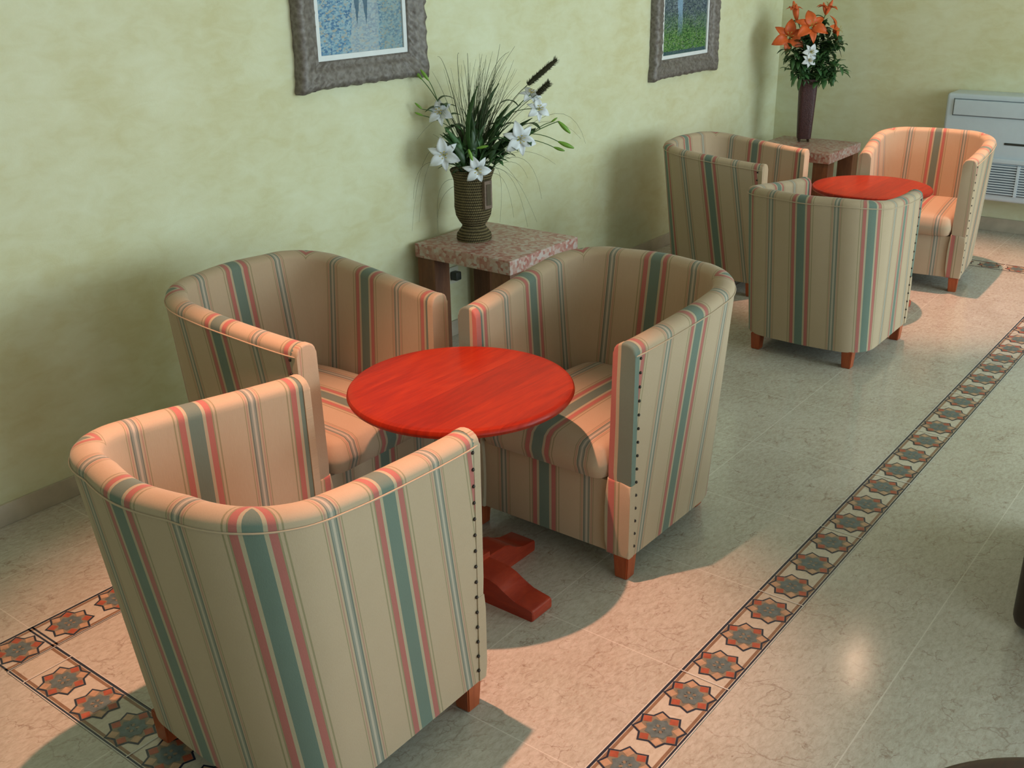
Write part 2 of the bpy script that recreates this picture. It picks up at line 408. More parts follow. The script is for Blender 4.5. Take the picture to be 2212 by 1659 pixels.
# ------------------------------------------------------------------ ceiling spotlights
def ceiling_light(x, y, label, power):
    r = empty('ceiling_spotlight', (x, y, CH)); tag(r, label, 'light', 'ceiling spotlights over the tables')
    bm = bmesh.new(); add_lathe(bm, [(.034, -.012), (.036, -.020), (.058, -.016), (.062, 0), (.030, 0), (.034, -.012)], 32)
    build('trim_ring', bm, M_WHITE, r)
    bm = bmesh.new(); add_lathe(bm, [(0, -.011), (.034, -.011), (.034, -.002), (0, -.002)], 32)
    m = bpy.data.materials.new('halogen_glow'); m.use_nodes = True; b = m.node_tree.nodes['Principled BSDF']
    b.inputs['Emission Color'].default_value = (1, .62, .40, 1); b.inputs['Emission Strength'].default_value = 260
    b.inputs['Base Color'].default_value = (1, .8, .6, 1)
    build('lamp_face', bm, m, r)
    spot('halogen_beam', (x, y, CH-.025), power, math.radians(55), .62, (1, .44, .30), .018)
    return r
ceiling_light(1.62, 1.73, 'round recessed ceiling spotlight over the near round red table', 275)
ceiling_light(5.74, 1.71, 'round recessed ceiling spotlight over the far round red table', 275)

# ------------------------------------------------------------------ tub armchair (front towards +x)
Z0 = .08
def outline(xf, xb, hf, hb, R, n=97, bow=.012):
    """U-shaped plan from the near arm front round the back to the other arm front, n points evenly spaced"""
    pts = []
    K = 14
    half = []
    for i in range(K+1):                       # side from the front to the corner
        t_ = i/K; x = xf + (xb+R-xf)*t_; half.append((x, hf+(hb-hf)*min(1, t_*1.25)**.8))
    for i in range(1, 13):
        a = i/12*PI/2; half.append((xb+R-R*math.sin(a), hb-R+R*math.cos(a)))
    for i in range(1, 7): half.append((xb-bow*math.sin(i/6*PI/2), (hb-R)*(1-i/6)))
    full = [(x, -y) for x, y in half] + [(x, y) for x, y in half[-2::-1]]
    cum = [0]
    for a, b in zip(full, full[1:]): cum.append(cum[-1]+math.dist(a, b))
    out = []; j = 0
    for k in range(n):
        s = cum[-1]*k/(n-1)
        while j < len(cum)-2 and cum[j+1] < s: j += 1
        t_ = (s-cum[j])/(cum[j+1]-cum[j]); out.append((full[j][0]+(full[j+1][0]-full[j][0])*t_, full[j][1]+(full[j+1][1]-full[j][1])*t_))
    return out, cum[-1]
XF = .28; TH = .066
BOT, LB = outline(XF, -.285, .302, .306, .14, bow=.010)
TOP, LT = outline(XF+.004, -.378, .306, .337, .20, bow=.022)
NS = len(BOT)
def normals(P):
    out = []
    for i in range(len(P)):
        a = P[max(i-1, 0)]; b = P[min(i+1, len(P)-1)]; dx, dy = b[0]-a[0], b[1]-a[1]; l = math.hypot(dx, dy)
        out.append((dy/l, -dx/l))               # outward
    # keep the arm ends square
    return out
NT_ = normals(TOP); NB_ = normals(BOT)
if NT_[NS//2][0] > 0: NT_ = [(-a, -b) for a, b in NT_]; NB_ = [(-a, -b) for a, b in NB_]
def hgt(i):
    t_ = max(0, min(1, (XF-TOP[i][0])/(XF+.372))); return .735+.060*t_**1.25
ROLL = .030
def shell_pt(i, lev):
    """lev 0..1 outer wall, 1..2 rolled top, 2..3 inner wall"""
    h = hgt(i)-ROLL; nx, ny = NT_[i]
    if lev <= 1:
        x = BOT[i][0]+(TOP[i][0]-BOT[i][0])*lev; y = BOT[i][1]+(TOP[i][1]-BOT[i][1])*lev
        return Vector((x, y, Z0+(h-Z0)*lev))
    if lev <= 2:
        a = (lev-1)*PI; o = TH/2*(1-math.cos(a)); bul = .004*math.sin(a)
        o += -bul*math.cos(a)
        return Vector((TOP[i][0]-nx*o, TOP[i][1]-ny*o, h+ROLL*math.sin(a)**.85 if math.sin(a) > 0 else h))
    t_ = lev-2; zi = .30; bx = BOT[i][0]+(TOP[i][0]-BOT[i][0])*.35; by = BOT[i][1]+(TOP[i][1]-BOT[i][1])*.35
    o = TH
    px_, py_ = TOP[i][0]-nx*o, TOP[i][1]-ny*o; qx, qy = bx-nx*(o+.006), by-ny*(o+.006)
    return Vector((px_+(qx-px_)*t_, py_+(qy-py_)*t_, h+(zi-h)*t_))
def make_chair():
    r = empty('tub_armchair')
    bm = bmesh.new(); uvl = bm.loops.layers.uv.new('UVMap')
    levels = [j/8 for j in range(9)] + [1+j/12 for j in range(1, 13)] + [2+j/6 for j in range(1, 7)]
    G = []; UVs = {}
    for lev in levels:
        row = []
        for i in range(NS):
            v = bm.verts.new(shell_pt(i, lev)); row.append(v)
            s = (i/(NS-1)-.5)
            UVs[v] = (s*(LB+(LT-LB)*lev), s*LT, i, v.co.z if lev <= 1 else hgt(i)+(lev-1)*.1)
        G.append(row)
    dist_ = []                                   # arc length from the middle of the back, for every row
    for row in G:
        c = [0.0]
        for a, b in zip(row, row[1:]): c.append(c[-1]+math.hypot(a.co.x-b.co.x, a.co.y-b.co.y))
        dist_.append([x-c[-1]/2 for x in c])
    top_row = dist_[20]; seam = min(range(NS//2, NS), key=lambda k: abs(top_row[k]-.245))-NS//2
    for q_, (a, b) in enumerate(zip(G, G[1:])):
        for i in range(NS-1):
            f = bm.faces.new((a[i], a[i+1], b[i+1], b[i])); m_ = i+.5-(NS-1)/2
            for l in f.loops:
                uo, ut, vi, vv = UVs[l.vert]; ro = q_ if l.vert in a else q_+1
                lev = levels[ro]
                if lev <= 1: u = uo
                else:
                    d = dist_[ro][vi]; half = dist_[ro][-1]
                    ui = d if abs(m_) < seam else math.copysign(LT/2-(half-abs(d)), m_)
                    k_ = min(1, lev-1); k_ = k_*k_*(3-2*k_); u = ut+(ui-ut)*k_
                l[uvl].uv = (u, vv)
    build('curved_backrest', bm, FAB, r, angle=60)
    # piping below the rolled top
    bm = bmesh.new(); uvl = bm.loops.layers.uv.new('UVMap')
    pts = []
    for i in range(NS):
        p = shell_pt(i, 1.0); pts.append(p+Vector((NT_[i][0], NT_[i][1], 0))*.0015)
    add_tube(bm, pts, .0022, 8)
    bm.faces.ensure_lookup_table()
    for f in bm.faces:
        for l in f.loops:
            l[uvl].uv = (.085, l.vert.co.z)
    build('piping', bm, FAB, r, angle=80)
    # arm front panels, wrapping a little round the outer side
    for sgn in (-1, 1):
        i = 0 if sgn < 0 else NS-1; h = hgt(i)
        bm = bmesh.new(); uvl = bm.loops.layers.uv.new('UVMap')
        def sec(z, out_):   # outer y at height z
            t_ = max(0, min(1, (z-Z0)/(h-ROLL-Z0))); return (BOT[i][1]+(TOP[i][1]-BOT[i][1])*t_)
        def inn(z):         # inner face of the shell at the arm front
            t_ = max(0, min(1, (h-ROLL-z)/(h-ROLL-.30))); return abs(TOP[i][1])-TH+(abs(BOT[i][1])*.65+abs(TOP[i][1])*.35-.006-abs(TOP[i][1]))*t_
        zs = [.295+(h-ROLL-.295)*k/6 for k in range(7)]
        prof = [(sec(z, 0)+sgn*.0028, z) for z in zs]
        for k in range(1, 9):
            a = k/9*PI; o = (TH+.0043)/2*(1-math.cos(a)); prof.append((sec(h, 0)+sgn*.0028-sgn*o, h-ROLL+(ROLL+.002)*math.sin(a)**.8))
        prof += [(sgn*(inn(z)-.0015), z) for z in reversed(zs)]
        add_prism(bm, prof, lambda p, d: Vector((d, p[0], p[1])), XF-.010, XF+.012)
        es = [e for e in bm.edges if all(abs(v.co.x-(XF+.012)) < 1e-5 for v in e.verts)]
        bmesh.ops.bevel(bm, geom=es, offset=.007, segments=3, profile=.6, affect='EDGES')
        for f in bm.faces:
            for l in f.loops:
                u = min(TH-.004, abs(l.vert.co.y)-(abs(TOP[i][1])-TH))        # 0 inner .. TH outer
                l[uvl].uv = (min(.040, .040-u*.85), l.vert.co.z)
        build('arm_panel', bm, FAB, r, angle=50)
        # lower cover, a little fuller
        bm = bmesh.new(); uvl = bm.loops.layers.uv.new('UVMap')
        zl = [(Z0+.002)+(.315-Z0)*k/6 for k in range(7)]
        prof = [(sec(z, 0)+sgn*.0040, z) for z in zl] + [(sec(.3, 0)-sgn*(.03), .322), (sgn*(inn(.3)-.003), .326)] + \
               [(sgn*(inn(.3)-.003-.005*math.sin((z-Z0)/.25*PI)), z) for z in reversed(zl[:-1])]
        add_prism(bm, prof, lambda p, d: Vector((d, p[0], p[1])), XF-.012, XF+.016)
        es = [e for e in bm.edges if all(abs(v.co.x-(XF+.016)) < 1e-5 for v in e.verts)]
        bmesh.ops.bevel(bm, geom=es, offset=.009, segments=3, profile=.6, affect='EDGES')
        for f in bm.faces:
            for l in f.loops:
                u = abs(l.vert.co.y)-(abs(BOT[i][1])-TH)
                l[uvl].uv = (.029+u*.75, l.vert.co.z)
        build('lower_arm_panel', bm, FAB, r, angle=50)
        for k in range(15):
            z = .115+k*(h-ROLL-.010-.115)/14
            bm = bmesh.new() if (sgn < 0 and k == 0) else None
            if bm:
                bmesh.ops.create_uvsphere(bm, u_segments=10, v_segments=6, radius=.0045)
                for v in bm.verts: v.co.y *= .8
                n0 = build('nail_head', bm, M_NAIL, r); o = n0
            else:
                o = n0.copy(); COL.objects.link(o)
            o.location = (XF-.0155, sec(z, 0)+sgn*.0040, z)
    # seat cushion
    bm = bmesh.new(); uvl = bm.loops.layers.uv.new('UVMap')
    nx_, ny_ = 22, 22
    xb_, xf_, hw = -.285, XF+.040, .232
    def cush(a, b, side):
        """rounded rectangle disc map: a,b in -1..1"""
        ax = math.copysign(1-(1-abs(a))**1.0, a)
        return a, b
    def plan(a, b):
        x = (xf_+xb_)/2+(xf_-xb_)/2*a; y = hw*b
        if a < 0: y *= 1-.16*(-a)**4
        # corner rounding
        ex = max(0, abs(a)-.80)/.2; ey = max(0, abs(b)-.80)/.2
        d = math.hypot(ex, ey)
        if ex > 0 and ey > 0 and d > 1e-6:
            m_ = max(ex, ey); k = m_/d
            x = (xf_+xb_)/2+(xf_-xb_)/2*math.copysign(.80+.2*ex*k, a); y = hw*math.copysign(.80+.2*ey*k, b)*(1 if a > 0 else 1-.16*(-a)**4)
        return x, y
    T_, B_ = [], []
    def zed(a, b, top):
        m_ = max(abs(a), abs(b)); e = max(0, (m_-.84)/.16)
        c = max(0, 1-e**2.4)**(1/2.4)
        if top: return .365+.052*c+.014*(1-a*a)*(1-b*b)
        return .352-.044*c
    def q(t_): return math.copysign(1-(1-abs(t_))**1.35, t_)
    for i in range(nx_+1):
        T_.append([]); B_.append([])
        for j in range(ny_+1):
            a = q(-1+2*i/nx_); b = q(-1+2*j/ny_); x, y = plan(a, b)
            T_[i].append(bm.verts.new((x, y, zed(a, b, True)))); B_[i].append(bm.verts.new((x, y, zed(a, b, False))))
    for i in range(nx_):
        for j in range(ny_):
            bm.faces.new((T_[i][j], T_[i+1][j], T_[i+1][j+1], T_[i][j+1])); bm.faces.new((B_[i][j], B_[i][j+1], B_[i+1][j+1], B_[i+1][j]))
    rim = [(i, 0) for i in range(nx_)]+[(nx_, j) for j in range(ny_)]+[(i, ny_) for i in range(nx_, 0, -1)]+[(0, j) for j in range(ny_, 0, -1)]
    for k in range(len(rim)):
        (i, j), (i2, j2) = rim[k], rim[(k+1) % len(rim)]
        bm.faces.new((T_[i][j], T_[i2][j2], B_[i2][j2], B_[i][j]))
    for f in bm.faces:
        for l in f.loops: l[uvl].uv = (l.vert.co.y*1.0, l.vert.co.x+l.vert.co.z)
    build('seat_cushion', bm, FAB, r, angle=70)
    # front rail under the cushion
    bm = bmesh.new(); uvl = bm.loops.layers.uv.new('UVMap')
    add_box(bm, .16, XF+.004, -.243, .243, Z0, .312, bev=.008)
    for f in bm.faces:
        for l in f.loops: l[uvl].uv = (l.vert.co.y, l.vert.co.z)
    build('front_rail', bm, FAB, r)
    # underside and seat deck
    bm = bmesh.new()
    P = [(x-NB_[i][0]*.006, y-NB_[i][1]*.006) for i, (x, y) in enumerate(BOT) if i % 3 == 0]
    P = [(min(x, XF-.01), y) for x, y in P]
    add_prism(bm, P, lambda p, d: Vector((p[0], p[1], d)), Z0+.001, Z0+.014)
    P2 = [(x-NB_[i][0]*.05, y-NB_[i][1]*.05) for i, (x, y) in enumerate(BOT) if i % 3 == 0]
    P2 = [(min(x, XF-.03), y) for x, y in P2]
    add_prism(bm, P2, lambda p, d: Vector((p[0], p[1], d)), .28, .309)
    build('underside', bm, M_UNDER, r, smooth=False)
    for x, y in ((XF-.022, -.272), (XF-.022, .272), (-.245, -.225), (-.245, .225)):
        bm = bmesh.new(); rr = bmesh.ops.create_cube(bm, size=1)
        for v in rr['verts']:
            k = .0255 if v.co.z > 0 else .021
            v.co = Vector((x+math.copysign(k, v.co.x), y+math.copysign(k, v.co.y), 0 if v.co.z < 0 else Z0+.002))
        bmesh.ops.bevel(bm, geom=list(bm.edges), offset=.003, segments=2, affect='EDGES')
        build('leg', bm, M_LEG, r)
    return r
chair = make_chair()
near = 'striped tub armchairs around the near table'; far_ = 'striped tub armchairs around the far table'
def place(o, x, y, rz, label, group, s=1.0):
    o.location = (x, y, 0); o.rotation_euler = (0, 0, rz); o.scale = (s, s, s); tag(o, label, 'armchair', group); return o
plain_panel = {}
def use_plain_panels(r):
    """the cover of this chair was cut so that its arm fronts fall on the plain ground with a fine line"""
    for ch in r.children:
        if ch.name.startswith('arm_panel'):
            k = ch.data.name
            if k not in plain_panel:
                me = ch.data.copy(); plain_panel[k] = me
                for d in me.uv_layers[0].data: d.uv.x -= .128
            ch.data = plain_panel[k]
SP = [
 (1.305, 1.650, 0, 'nearest striped tub armchair, its back to the camera and warm light on its inside', near, 1),
 (2.030, 2.370, -PI/2, 'striped tub armchair against the wall beside the near red table, facing the room', near, 1),
 (2.540, 1.650, PI, 'striped tub armchair right of the near red table with nailed side and visible seat', near, 1),
 (4.505, 1.690, 0, 'striped tub armchair with its back to the camera in front of the far table', far_, .95),
 (5.235, 2.520, -PI/2, 'striped tub armchair by the wall at the far table, left of the stone end table', far_, .95),
 (5.868, 1.728, PI+.13, 'brightly lit striped tub armchair beyond the far red table, beside the white air conditioner', far_, .95),
]
for k, (x, y, rz, lb, g, s) in enumerate(SP):
    o = place(chair if k == 0 else copy_tree(chair), x, y, rz, lb, g, s)
for o in list(COL.objects):
    if o.name.startswith('tub_armchair') and (o['label'].startswith('nearest') or 'against the wall' in o['label'] or 'brightly' in o['label'] or 'by the wall' in o['label']): use_plain_panels(o)

# ------------------------------------------------------------------ round pedestal tables
def make_table(top_m, ped_m, label, loc, s=1.0, group=None):
    r = empty('pedestal_table', loc); r.scale = (s, s, s); tag(r, label, 'table', group)
    R = .307
    bm = bmesh.new()
    prof = [(0, .602), (R-.030, .602), (R-.014, .604), (R-.004, .609), (R, .617), (R-.001, .622), (R-.005, .627), (R-.012, .6296), (R-.02, .630), (0, .630)]
    add_lathe(bm, prof, 128); build('tabletop', bm, top_m, r, angle=30)
    bm = bmesh.new(); add_box(bm, -.13, .13, -.035, .035, .580, .602, bev=.003); add_box(bm, -.035, .035, -.13, .13, .580, .6015, bev=.003)
    build('top_brace', bm, ped_m, r)
    bm = bmesh.new(); add_lathe(bm, [(0, .06), (.050, .06), (.050, .10), (.040, .125), (.036, .16), (.036, .50), (.046, .54), (.060, .58), (0, .58)], 32)
    build('column', bm, ped_m, r)
    bm = bmesh.new(); add_box(bm, -.047, .047, -.047, .047, .0, .105, bev=.004); build('base_block', bm, ped_m, r)
    for k in range(4):
        side = [(.02, .0), (.265, .0), (.268, .006), (.268, .030), (.262, .036), (.205, .042), (.185, .047), (.165, .060), (.145, .075), (.12, .083), (.02, .088)]
        bm = bmesh.new(); c, s_ = math.cos(k*PI/2), math.sin(k*PI/2)
        add_prism(bm, side, lambda p, d: Vector((p[0]*c-d*s_, p[0]*s_+d*c, p[1])), -.045, .045)
        es = [e for e in bm.edges if abs((e.verts[0].co-e.verts[1].co).length) < .12]
        bmesh.ops.bevel(bm, geom=es, offset=.003, segments=1, affect='EDGES')
        build('foot', bm, ped_m, r, angle=25)
    return r
tg = 'round red pedestal tables'
make_table(M_TOP, M_PED, 'near round red wooden pedestal table between three striped armchairs', (1.977, 1.721, 0), 1, tg)
make_table(M_TOP, M_PED, 'far round red wooden pedestal table between the distant armchairs', (5.235, 1.785, 0), .945, tg)
make_table(M_DKWOOD, M_DKWOOD, 'dark brown round table, only its edge showing in the bottom right corner', (1.125, -.014, 0), 1)

# dark armchair at the right edge of the photograph, a few pixels of its rounded corner show
def make_dark_chair():
    r = empty('leather_armchair', (2.978, .106, 0), math.radians(0)); tag(r, 'dark brown armchair at the right edge, only its rounded lower corner showing', 'armchair')
    def rr(x0, x1, y0, y1, z0, z1, bev, name):
        bm = bmesh.new(); add_box(bm, x0, x1, y0, y1, z0, z1, bev=bev, seg=5); return build(name, bm, M_BLACKBR, r, angle=60)
    rr(-.30, .30, -.24, .24, .012, .30, .03, 'seat_base'); rr(-.22, .36, -.235, .235, .301, .42, .04, 'seat_cushion')
    rr(-.34, -.22, -.30, .30, .012, .80, .05, 'backrest')
    for s in (-1, 1): rr(-.219, .33, s*.27-.028, s*.27+.028, .012, .60, .026, 'armrest')
    for x, y in ((-.25, -.22), (-.25, .22), (.25, -.22), (.25, .22)):
        bm = bmesh.new(); add_lathe(bm, [(0, 0), (.022, 0), (.026, .05), (0, .05)], 16, c=(x, y, 0)); build('leg', bm, M_DKWOOD, r)
make_dark_chair()

# ------------------------------------------------------------------ stone-topped end tables
def end_table(x0, x1, y0, y1, h, label):
    r = empty('end_table', ((x0+x1)/2, (y0+y1)/2, 0)); tag(r, label, 'table', 'stone-topped end tables')
    a, b = (x1-x0)/2, (y1-y0)/2
    bm = bmesh.new(); add_box(bm, -a, a, -b, b, h-.062, h, bev=.004); build('stone_top', bm, M_TERRA, r)
    for sx in (-1, 1):
        for sy in (-1, 1):
            bm = bmesh.new(); cx, cy = sx*(a-.058), sy*(b-.056)
            add_box(bm, cx-.05, cx+.05, cy-.05, cy+.05, 0, h-.062, bev=.004); build('leg', bm, M_TLEG, r)
    return r
end_table(3.325, 3.825, 2.60, 3.135, .520, 'pink stone end table with the white lily arrangement, behind the near armchairs')
end_table(6.37, 6.90, 2.455, 2.995, .520, 'pink stone end table in the far corner with the orange flowers')

# ------------------------------------------------------------------ framed paintings
def picture(x0, x1, z0, h, kind, label, group='ornate framed paintings'):
    r = empty('framed_painting', (x0, WY, z0)); tag(r, label, 'painting', group)
    w = x1-x0; FW = .100; D = .055
    # ornate frame: swept profile, scalloped outer edge
    prof = [(0, 0), (.0, .030), (.010, .046), (.028, .050), (.040, .040), (.056, .044), (.070, .036), (.082, .026), (.092, .030), (FW, .022), (FW, 0)]
    corners = [(0, 0), (w, 0), (w, h), (0, h)]; ins = [(1, 1), (-1, 1), (-1, -1), (1, -1)]
    bm = bmesh.new()
    NSEG = 64; rings = []
    for k in range(4):
        a, b = corners[k], corners[(k+1) % 4]; ia, ib = ins[k], ins[(k+1) % 4]
        L = math.dist(a, b)
        for j in range(NSEG):
            t_ = j/NSEG
            ring = []
            sc = .004*abs(math.sin(t_*L/.085*PI))+.002*math.sin(t_*L/.031*PI)*math.sin(t_*L/.17*PI)
            cn = .012*math.exp(-((t_*L)/.06)**2)+.012*math.exp(-(((1-t_)*L)/.06)**2)
            for pi_, (d, q_) in enumerate(prof):
                dd = d - (sc+cn)*max(0, 1-d/.04)
                pa = (a[0]+ia[0]*dd, a[1]+ia[1]*dd); pb = (b[0]+ib[0]*dd, b[1]+ib[1]*dd)
                orn = (.004*math.sin(t_*L*150+d*90)*math.cos(d*200+t_*L*60)+.003*math.sin(t_*L*310)) if 0 < pi_ < 9 and q_ > .02 else 0
                ring.append(bm.verts.new((pa[0]+(pb[0]-pa[0])*t_, -(q_+orn if q_ > 0 else .001), pa[1]+(pb[1]-pa[1])*t_)))
            rings.append(ring)
    n = len(rings)
    for i in range(n):
        A, B = rings[i], rings[(i+1) % n]
        for p in range(len(prof)-1): bm.faces.new((A[p], A[p+1], B[p+1], B[p]))
    build('frame', bm, M_FRAME, r, angle=70)
    bm = bmesh.new(); m = .020
    for (a0, a1, b0, b1) in ((FW-.004, w-FW+.004, FW-.004, FW+m), (FW-.004, w-FW+.004, h-FW-m, h-FW+.004), (FW-.004, FW+m, FW+m, h-FW-m), (w-FW-m, w-FW+.004, FW+m, h-FW-m)):
        add_box(bm, a0, a1, -.019, -.004, b0, b1)
    build('liner', bm, M_MAT, r, smooth=False)
    bm = bmesh.new(); add_box(bm, 0, w-2*FW-2*m+.004, -.012, -.004, 0, h-2*FW-2*m+.004)
    c = build('canvas', bm, mat_painting(kind), r, smooth=False); c.location = (FW+m-.002, 0, FW+m-.002)
picture(2.760, 3.463, 1.230, .98, 'blue', 'large painting in cool blues in an ornate grey frame above the near armchairs')
picture(5.370, 6.125, 1.024, 1.02, 'green', 'painting of green foliage in an ornate frame nearer the far corner')

# ------------------------------------------------------------------ air conditioner on the far wall
def ac():
    y1, y0, xf_, z0, z1 = 1.95, .55, 6.90, .235, .865
    r = empty('air_conditioner', (WX, (y0+y1)/2, z0)); tag(r, 'white wall console air conditioner behind the far armchair', 'air conditioner')
    ox, oy, oz = r.location
    def bx(name, x0, x1, a0, a1, b0, b1, m, bev=.0):
        bm = bmesh.new(); add_box(bm, x0-ox, x1-ox, a0-oy, a1-oy, b0-oz, b1-oz, bev=bev, seg=3); return build(name, bm, m, r)
    bx('casing', xf_, WX-.001, y0, y1, z0, z1, M_WHITE, .018)
    bx('outlet_flap', xf_-.012, xf_+.004, y0+.05, y1-.05, z1-.125, z1-.035, M_WHITE, .004)
    bm = bmesh.new()
    for a0, a1, b0, b1 in ((y0+.044, y1-.044, z1-.131, z1-.127), (y0+.044, y1-.044, z1-.033, z1-.029), (y1-.049, y1-.044, z1-.131, z1-.029), (y0+.044, y0+.049, z1-.131, z1-.029)):
        add_box(bm, xf_-.002-ox, xf_+.002-ox, a0-oy, a1-oy, b0-oz, b1-oz)
    build('panel_joint', bm, M_SLOT, r, smooth=False)
    bx('display_strip', xf_-.003, xf_+.002, 1.35, 1.58, z0+.345, z0+.358, M_DARKPL)
    bx('lower_ledge', xf_-.014, xf_+.004, y0+.01, y1-.01, z0+.235, z0+.262, M_WHITE, .004)
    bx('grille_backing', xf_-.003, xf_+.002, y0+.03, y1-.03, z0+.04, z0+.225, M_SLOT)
    for k in range(12):
        z = z0+.048+k*.0152; bx('grille_slat', xf_-.012, xf_-.002, y0+.03, y1-.03, z, z+.0075, M_WHITE)
    for k in range(7):
        y = y0+.03+(y1-y0-.06)*k/6; bx('grille_divider', xf_-.014, xf_-.001, y-.008, y+.008, z0+.04, z0+.226, M_WHITE)
ac()

# ------------------------------------------------------------------ wall socket under the end table
r = empty('wall_socket', (3.60, WY, .30)); tag(r, 'small cream wall socket with a dark plug under the near end table', 'socket')
bm = bmesh.new(); add_box(bm, -.045, .045, -.010, -.0005, -.04, .04, bev=.004); build('face_plate', bm, plain('cream_plastic', (.62, .62, .50), .4, .03), r)
bm = bmesh.new(); add_box(bm, -.016, .022, -.048, -.0102, -.018, .022, bev=.006); build('plug', bm, M_DARKPL, r)

# ------------------------------------------------------------------ vases
AX1 = Vector((3.532, 2.962, .520)); AX2 = Vector((6.75, 2.79, .520))
vase = empty('rope_urn', AX1); tag(vase, 'brown rope-textured footed urn holding the white lilies', 'vase')
bm = bmesh.new()
out = [(0, 0), (.076, 0), (.079, .008), (.077, .028), (.064, .046), (.053, .060), (.052, .070), (.064, .085), (.078, .112), (.084, .150), (.082, .200), (.080, .245), (.085, .275), (.096, .305), (.099, .312), (.095, .316), (.088, .306), (.072, .25), (.074, .15), (.05, .09), (0, .085)]
add_lathe(bm, out, 56); build('urn_body', bm, M_BASKET, vase)
for k in range(2):
    a = math.radians(266)+k*PI; c, s_ = math.cos(a), math.sin(a); bm = bmesh.new()
    add_prism(bm, [(-.023, .150), (.023, .150), (.023, .272), (-.023, .272)], lambda p, d: Vector((c*d-s_*p[0], s_*d+c*p[0], p[1])), .078, .094)
    pl = build('relief_plaque', bm, plain('brown_relief', (.17, .115, .085), .6, .3, 90, .5), vase, smooth=False)
    bm = bmesh.new(); add_prism(bm, [(-.013, .165), (.013, .165), (.013, .257), (-.013, .257)], lambda p, d: Vector((c*d-s_*p[0], s_*d+c*p[0], p[1])), .0935, .0965)
    build('plaque_centre', bm, plain('dark_relief', (.075, .055, .028), .7, .1, 90, .3), pl, smooth=False)

vase2 = empty('tall_vase', AX2); tag(vase2, 'tall narrow dark plum vase holding the orange lilies', 'vase')
bm = bmesh.new()
def rsq(w, z, n=40):
    return [Vector((math.copysign(abs(math.cos(t_))**.45, math.cos(t_))*w, math.copysign(abs(math.sin(t_))**.45, math.sin(t_))*w, z)) for t_ in [2*PI*k/n for k in range(n)]]
lv = [(.043, .020), (.045, .03), (.052, .20), (.058, .38), (.060, .40), (.055, .40), (.050, .3), (.040, .05)]
rings = [[bm.verts.new(p) for p in rsq(w, z)] for w, z in lv]
for A, B in zip(rings, rings[1:]):
    for i in range(40): bm.faces.new((A[i], A[(i+1) % 40], B[(i+1) % 40], B[i]))
bm.faces.new(rings[0]); bm.faces.new(rings[-1])
vb = build('vase_body', bm, M_VASE2, vase2); vb.rotation_euler = (0, 0, .5)
for k in range(4):
    a = .5+PI/4+k*PI/2; bm = bmesh.new(); add_tube(bm, [(.042*math.cos(a), .042*math.sin(a), 0.001), (.036*math.cos(a), .036*math.sin(a), .035)], .007, 8); build('foot', bm, M_DKWOOD, vase2)

# ------------------------------------------------------------------ flowers
def bez(a, b, c, n=10):
    return [a*(1-t_)**2+b*2*t_*(1-t_)+c*t_*t_ for t_ in [k/n for k in range(n+1)]]
def frame_of(d):
    d = d.normalized(); a = d.cross(Vector((0, 0, 1)))
    if a.length < .1: a = Vector((1, 0, 0))
    a.normalize(); return a, a.cross(d), d
def add_petal(bm, c, A, B, D, ang, L, W, mi=0, cup=.35, rec=.5):
    """petal starts at c, opens sideways from axis D and recurves"""
    R_ = A*math.cos(ang)+B*math.sin(ang); S_ = D.cross(R_)
    n = 7; rows = []
    for i in range(n+1):
        t_ = i/n; rr = L*(.10+.90*t_)*(.72+.28*t_); zz = L*(cup*math.sin(min(1, t_*1.2)*PI/2)-rec*t_*t_*.6)
        w = W*math.sin(PI*min(1, .10+.90*t_))**.75*(1-.15*t_) if t_ < 1 else W*.04
        row = []
        for j in (-1, -.5, 0, .5, 1):
            row.append(bm.verts.new(c+R_*rr+D*(zz+.18*w*abs(j)**1.5*2)+S_*(w*j)))
        rows.append(row)
    for a_, b_ in zip(rows, rows[1:]):
        for j in range(4): f = bm.faces.new((a_[j], a_[j+1], b_[j+1], b_[j])); f.material_index = mi
def add_leaf(bm, a, b, w, sag=.0, side=None, mi=0):
    d = b-a; L = d.length; A, B, D = frame_of(d); S_ = A if side is None else side
    n = 6; rows = []
    for i in range(n+1):
        t_ = i/n; p = a+d*t_+Vector((0, 0, -1))*sag*L*t_*t_+B*(.08*L*math.sin(t_*PI)); ww = w*math.sin(PI*(.06+.92*t_))**.8
        rows.append([bm.verts.new(p+S_*ww*j+B*(abs(j)*ww*.3)) for j in (-1, 0, 1)])
    for a_, b_ in zip(rows, rows[1:]):
        for j in range(2): f = bm.faces.new((a_[j], a_[j+1], b_[j+1], b_[j])); f.material_index = mi
def solid(o, th):
    m = o.modifiers.new('thickness', 'SOLIDIFY'); m.thickness = th; return o
